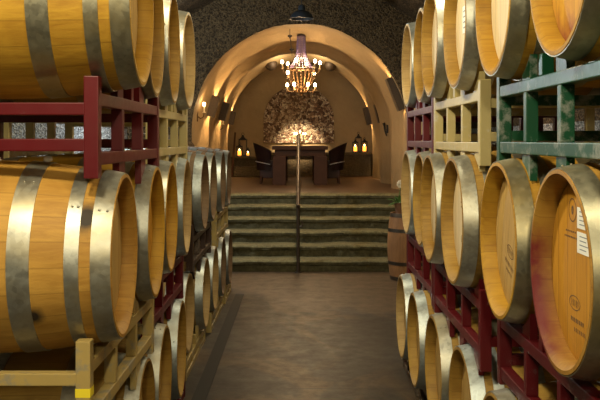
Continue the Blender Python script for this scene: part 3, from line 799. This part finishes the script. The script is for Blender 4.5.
tag(stk, 'dark wooden pole leaning at the left wall beside the lanterns', 'pole')

# ------------------------------------------------------------------ chandelier
CY = 15.0
def cz(py): return H - (py - 140)*CY/F
ch = thing('chandelier', 'tall candle chandelier with violet bead crown hanging in the arch', 'chandelier', (.02, CY, cz(98)))
ch['group'] = 'hanging lamps'
b0 = cz(98)
def rz(py): return cz(py) - b0
obj('chain', mesh('chain', B(tube, [(0, 0, rz(36)), (0, 0, H + 1.93 - b0)], .010, 8), M['iron']), ch)
obj('top_cap', mesh('top_cap', B(lathe, [(0, rz(34.5)), (.05, rz(35)), (.075, rz(36)), (.075, rz(37)), (0, rz(37))], 20), M['bronze']), ch)
bm = bmesh.new()
for i in range(18):
    a = 2*PI*i/18; pts = []
    for j in range(15):
        f = j/14; r = .068 + .012*math.sin(f*PI) + (.155*max(0, (f - .45)/.55)**1.7); z = rz(36.5) + (rz(69) - rz(36.5))*f
        pts.append((r*math.cos(a), r*math.sin(a), z))
    tube(bm, pts, .008, 5)
    for p in pts[::1]: sphere(bm, p, .0125, 6, 4)
obj('bead_crown', mesh('bead_crown', bm, M['beads'], True), ch, (0, 0, 0), (0, 0, 0), 'violet glass bead strands')
def torus(bm, R, r, z, n=36, m=8): lathe(bm, [(R + r*math.cos(2*PI*k/m), z + r*math.sin(2*PI*k/m)) for k in range(m)], n, 'Z', True)
obj('ring', mesh('ring', B(torus, .225, .016, rz(69.5)), M['bronze'], True), ch)
obj('ring', mesh('ring', B(torus, .10, .014, rz(88)), M['bronze'], True), ch)
bm = bmesh.new()
for i in range(10):
    a = 2*PI*i/10
    tube(bm, [((.225*math.cos(f*PI/2)**.8 + .02)*math.cos(a), (.225*math.cos(f*PI/2)**.8 + .02)*math.sin(a), rz(69.5) + (rz(94) - rz(69.5))*f) for f in [k/9 for k in range(10)]], .010, 6)
    for k in range(0, 10, 1):
        f = k/9; sphere(bm, ((.225*math.cos(f*PI/2)**.8 + .02)*math.cos(a + .3), (.225*math.cos(f*PI/2)**.8 + .02)*math.sin(a + .3), rz(69.5) + (rz(94) - rz(69.5))*f - .02), .015, 6, 4)
obj('basket', mesh('basket', bm, M['bronze'], True), ch)
obj('finial', mesh('finial', B(lathe, [(0, 0), (.018, .02), (.03, .05), (.012, .075), (.04, .10), (.02, .13), (.0, .14)], 14), M['bronze'], True), ch)
BULBS = []
for tier, n_, R, pz, a0 in ((0, 6, .345, 62.5, .25), (1, 6, .245, 85, .0), (2, 2, .25, 73, .35)):
    for i in range(n_):
        a = a0 + 2*PI*i/n_; z = rz(pz); ca, sa = math.cos(a), math.sin(a)
        r0 = .22 if tier != 1 else .10; zb = rz(70) if tier != 1 else rz(88)
        pts = [(r0*ca, r0*sa, zb), ((r0 + .25*(R - r0))*ca, (r0 + .25*(R - r0))*sa, zb - .07), ((r0 + .8*(R - r0))*ca, (r0 + .8*(R - r0))*sa, zb - .06), (R*ca, R*sa, min(z - .10, zb + .02))]
        arm = obj('arm', mesh('arm', B(tube, pts, .009, 6), M['bronze'], True), ch)
        zc = min(z - .10, zb + .02)
        obj('candle', mesh('candle', B(lathe, [(0, zc - .005), (.028, zc), (.03, zc + .012), (.014, zc + .014), (.014, z - .02), (0, z - .02)], 12), M['chcandle'], True), arm, (R*ca, R*sa, 0))
        obj('bulb', mesh('bulb', B(sphere, (R*ca, R*sa, z), .026, 10, 8, (1, 1, 1.4)), M['bulb'], True), arm)
# small wire with two double hooks hanging beside it
hk = thing('hanging_wire', 'thin wire with two small dark double hooks hanging left of the chandelier', 'hanging wire', (-.165, 14.7, W(0, 56, 14.7).z))
h0 = W(0, 56, 14.7).z
def hz(py): return W(0, py, 14.7).z - h0
obj('wire', mesh('wire', B(tube, [(.03, 0, 0), (.02, 0, hz(49)), (-.01, 0, hz(36)), (-.01, 0, H + 1.92 - h0)], .006, 6), M['iron']), hk)
for py, xo in ((36, -.01), (49.5, .022)):
    bm = bmesh.new()
    for s in (-1, 1):
        sphere(bm, (xo + s*.022, 0, hz(py)), .018, 8, 6, (1, .7, .9)); tube(bm, [(xo, 0, hz(py) - .03), (xo + s*.02, 0, hz(py) - .01)], .006, 6)
    obj('hook', mesh('hook', bm, M['iron'], True), hk)

# pendant over the aisle
PY = 12.6; pz = W(0, 19, PY).z
pd = thing('pendant_lamp', 'dark dome pendant lamp hanging in front of the arch', 'pendant lamp', (.025, PY, pz), 0, 'hanging lamps')
k = PY/F
obj('shade', mesh('shade', B(lathe, [(.03, 9*k), (.055, 8.6*k), (.10, 7.4*k), (.145, 5*k), (.168, 2*k), (.178, 0), (.172, 0), (.16, 2*k), (.135, 4.6*k), (.09, 6.8*k), (.03, 8*k)], 40), [M['lamp']], True), pd)
obj('lamp_cap', mesh('lamp_cap', B(lathe, [(0, 14*k), (.035, 14*k), (.05, 12.5*k), (.055, 8.5*k), (0, 8.5*k)], 20), M['lamp'], True), pd)
obj('cord', mesh('cord', B(tube, [(0, 0, 13.8*k), (0, 0, 4.47 - pz)], .008, 8), M['iron']), pd)
obj('bulb', mesh('bulb', B(sphere, (0, 0, 3.5*k), .032, 12, 8), M['lampin'], True), pd)

# ------------------------------------------------------------------ wall sconces in the vault
LIGHTS = []
def light(name, kind, loc, power, col, rad_=.05, **kw):
    l = bpy.data.lights.new(name, kind); l.energy = power; l.color = col
    if kind == 'AREA': l.size = rad_
    else: l.shadow_soft_size = rad_
    for k_, v_ in kw.items(): setattr(l, k_, v_)
    o = bpy.data.objects.new(name, l); COL.objects.link(o); o.location = loc; return o
WARM = (1, .62, .26)
def box_sconce(side, y, z0, z1, w, label, d=.095, power=6):
    zm = (z0 + z1)/2
    def xw(z):
        r = vr(y) ; dz = max(0, z - VC); return math.sqrt(max(.01, r*r - dz*dz))
    zm = (z0 + z1)/2; x = xw(zm) - .015; al = math.asin(min(.9, (zm - VC)/vr(y)))
    x0_ = x + math.sin(al)*(z1 - z0)/2
    t = thing('box_sconce', label, 'wall light', (side*x0_, y, zm - math.cos(al)*(z1 - z0)/2), 0 if side < 0 else PI, 'up-and-down box lights in the vault')
    t.rotation_euler.y = al
    h = z1 - z0; th = .008
    obj('front_panel', mesh('front_panel', B(box, (d, 0, h/2), (th, w, h)), M['sconce']), t)
    obj('side_panel', mesh('side_panel', B(box, (d/2 - .02, -w/2, h/2), (d + .04, th, h)), M['sconce']), t)
    obj('side_panel', mesh('side_panel', B(box, (d/2 - .02, w/2, h/2), (d + .04, th, h)), M['sconce']), t)
    obj('back_plate', mesh('back_plate', B(box, (.0, 0, h/2), (th, w, h)), M['sconce']), t)
    light('sconce_light', 'POINT', (side*(x - d*.55), y, zm), power, WARM, .03)
box_sconce(-1, 15.2, 2.22, 2.60, .24, 'dark box wall light on the left of the vault, the nearer one', power=95)
box_sconce(-1, 17.3, 2.20, 2.57, .26, 'dark box wall light on the left of the vault, the middle one', power=95)
box_sconce(-1, 19.45, 2.16, 2.46, .20, 'dark box wall light on the left of the vault, farthest and half hidden', power=95)
box_sconce(1, 14.35, 2.30, 2.88, .28, 'big dark box wall light on the right of the vault, nearest the arch edge', power=95)
box_sconce(1, 18.2, 2.18, 2.58, .32, 'dark box wall light on the right of the vault, front one of the far pair', power=95)
box_sconce(1, 19.5, 2.16, 2.56, .32, 'dark box wall light on the right of the vault, rear one of the far pair', power=95)

def candle_sconce(side, y, z, label, lit=True):
    r = vr(y); dz = max(0, z - .12 - VC); x = math.sqrt(r*r - dz*dz)
    t = thing('candle_sconce', label, 'wall light', (side*x, y, z - .25), 0 if side < 0 else PI, 'single-bulb wall sconces')
    obj('back_plate', mesh('back_plate', B(box, (.0, 0, .06), (.02, .05, .22), .006), M['bronze']), t)
    obj('arm', mesh('arm', B(tube, [(.0, 0, .04), (.05, 0, .0), (.10, 0, .03), (.11, 0, .10)], .010, 8), M['bronze'], True), t)
    obj('candle', mesh('candle', B(lathe, [(0, .10), (.03, .10), (.032, .115), (.013, .117), (.013, .215), (0, .215)], 14), M['candle'], True), t, (.11, 0, 0))
    if lit:
        obj('bulb', mesh('bulb', B(sphere, (.11, 0, .245), .026, 12, 8, (1, 1, 1.35)), M['bulb'], True), t)
        light('sconce_bulb_light', 'POINT', (side*(x - .155), y, z + .02), 5, WARM, .03)
candle_sconce(-1, 14.55, W(0, 104, 14.55).z, 'lit single-bulb sconce at the left edge of the arch')
candle_sconce(-1, 18.5, W(0, 118, 18.5).z, 'lit single-bulb sconce deeper in the vault, left wall')
def torch():
    y = 16.9; z = W(0, 136, y).z; r = vr(y); x = r - .01
    t = thing('iron_wall_hook', 'dark unlit iron bracket on the right wall of the vault', 'wall bracket', (x, y, z), PI)
    obj('stem', mesh('stem', B(tube, [(.02, 0, 0), (.05, 0, .10), (.06, 0, .20), (.08, 0, .26)], [.012, .018, .022, .03], 8), M['iron'], True), t)
    obj('back_plate', mesh('back_plate', B(box, (.0, 0, .14), (.05, .05, .16), .004), M['iron']), t)
torch()
# two dark half-dome fixtures high on the last rib
for s, px in ((-1, 270), (1, 332)):
    y = 19.1; p = W(px, 62, y)
    a = math.atan2(p.z - VC, p.x); r = vr(y) - .0
    c = Vector((r*math.cos(a), y, VC + r*math.sin(a)))
    t = thing('dome_spotlight', 'dark half-dome ceiling fixture %s of the chandelier, high on the vault' % ('left' if s < 0 else 'right'), 'ceiling light', c, 0, 'dome fixtures on the vault')
    bm = bmesh.new(); lathe(bm, [(0, -.15), (.06, -.14), (.11, -.10), (.14, -.04), (.145, .03), (.0, .05)], 28)
    o = obj('dome', mesh('dome', bm, M['sconce'], True), t); o.rotation_euler = (0, -(a - PI/2)*.6, 0)
    obj('mount', mesh('mount', B(lathe, [(0, .12), (.05, .12), (.05, .04), (0, .04)], 16), M['iron']), t)

# ------------------------------------------------------------------ lights
AISLE = (1, .89, .58)
for x, y, z, p in ((0, -1.2, 3.0, 230), (-.8, 1.3, 3.5, 240), (.85, 1.5, 3.5, 80), (-.85, 4.0, 3.5, 210), (.8, 4.4, 3.5, 75), (0, 7.0, 3.25, 80)):
    light('unseen_aisle_light', 'POINT', (x, y, z), p, AISLE, .13)  # unseen lights without fixtures; off-centre ones added to brighten barrel heads
light('pendant_light', 'SPOT', (.025, PY, pz + .02), 190, (1, .76, .46), .05, spot_size=math.radians(150), spot_blend=.5)
for dz_, pw in ((62, 46), (85, 28)):
    light('chandelier_light', 'POINT', (.02, CY - .30 if dz_ == 85 else CY, cz(dz_) + (.0 if dz_ == 85 else .0)), pw, (1, .66, .32), .12)
light('panel_spot', 'SPOT', (0, 18.9, 3.30), 2400, (1, .78, .48), .06, spot_size=math.radians(32), spot_blend=1.0).rotation_euler = (math.radians(50), 0, 0)
light('candelabra_light', 'POINT', (.0, 17.15, ZP + 1.08), 9, (1, .6, .25), .08)
for sx in (-1, 1): light('dome_fixture_light', 'POINT', (sx*.42, 18.75, 3.42), 13, (1, .78, .48), .05)
for x, y, z in ((1.335, 20.52, zr), (1.555, 20.52, zr), (-1.46, 20.5, zl)):
    light('lantern_light', 'POINT', (x, y - .09, z + .14), 1.2, (1, .45, .12), .03)
light('left_passage_light', 'POINT', (-2.3, 11.0, 2.9), 230, (.84, .94, 1), .12)
light('right_passage_light', 'POINT', (2.35, 9.6, 2.6), 22, (1, .62, .38), .12)

wd = bpy.data.worlds.new('cave_air'); SC.world = wd; wd.use_nodes = True
wd.node_tree.nodes['Background'].inputs[0].default_value = (.02, .016, .012, 1)
wd.node_tree.nodes['Background'].inputs[1].default_value = .4

cam = bpy.data.cameras.new('camera'); co = bpy.data.objects.new('camera', cam); COL.objects.link(co)
co.location = (0, 0, H); co.rotation_euler = (PI/2, 0, 0)
cam.sensor_width = 36; cam.lens = 36*F/600; cam.shift_y = -60/600; cam.clip_start = .05; cam.clip_end = 100
SC.camera = co
vs = SC.view_settings; vs.view_transform = 'Standard'; vs.look = 'None'; vs.exposure = 0.0; vs.gamma = 1; vs.use_curve_mapping = False
try: SC.cycles.use_denoising = True
except Exception: pass
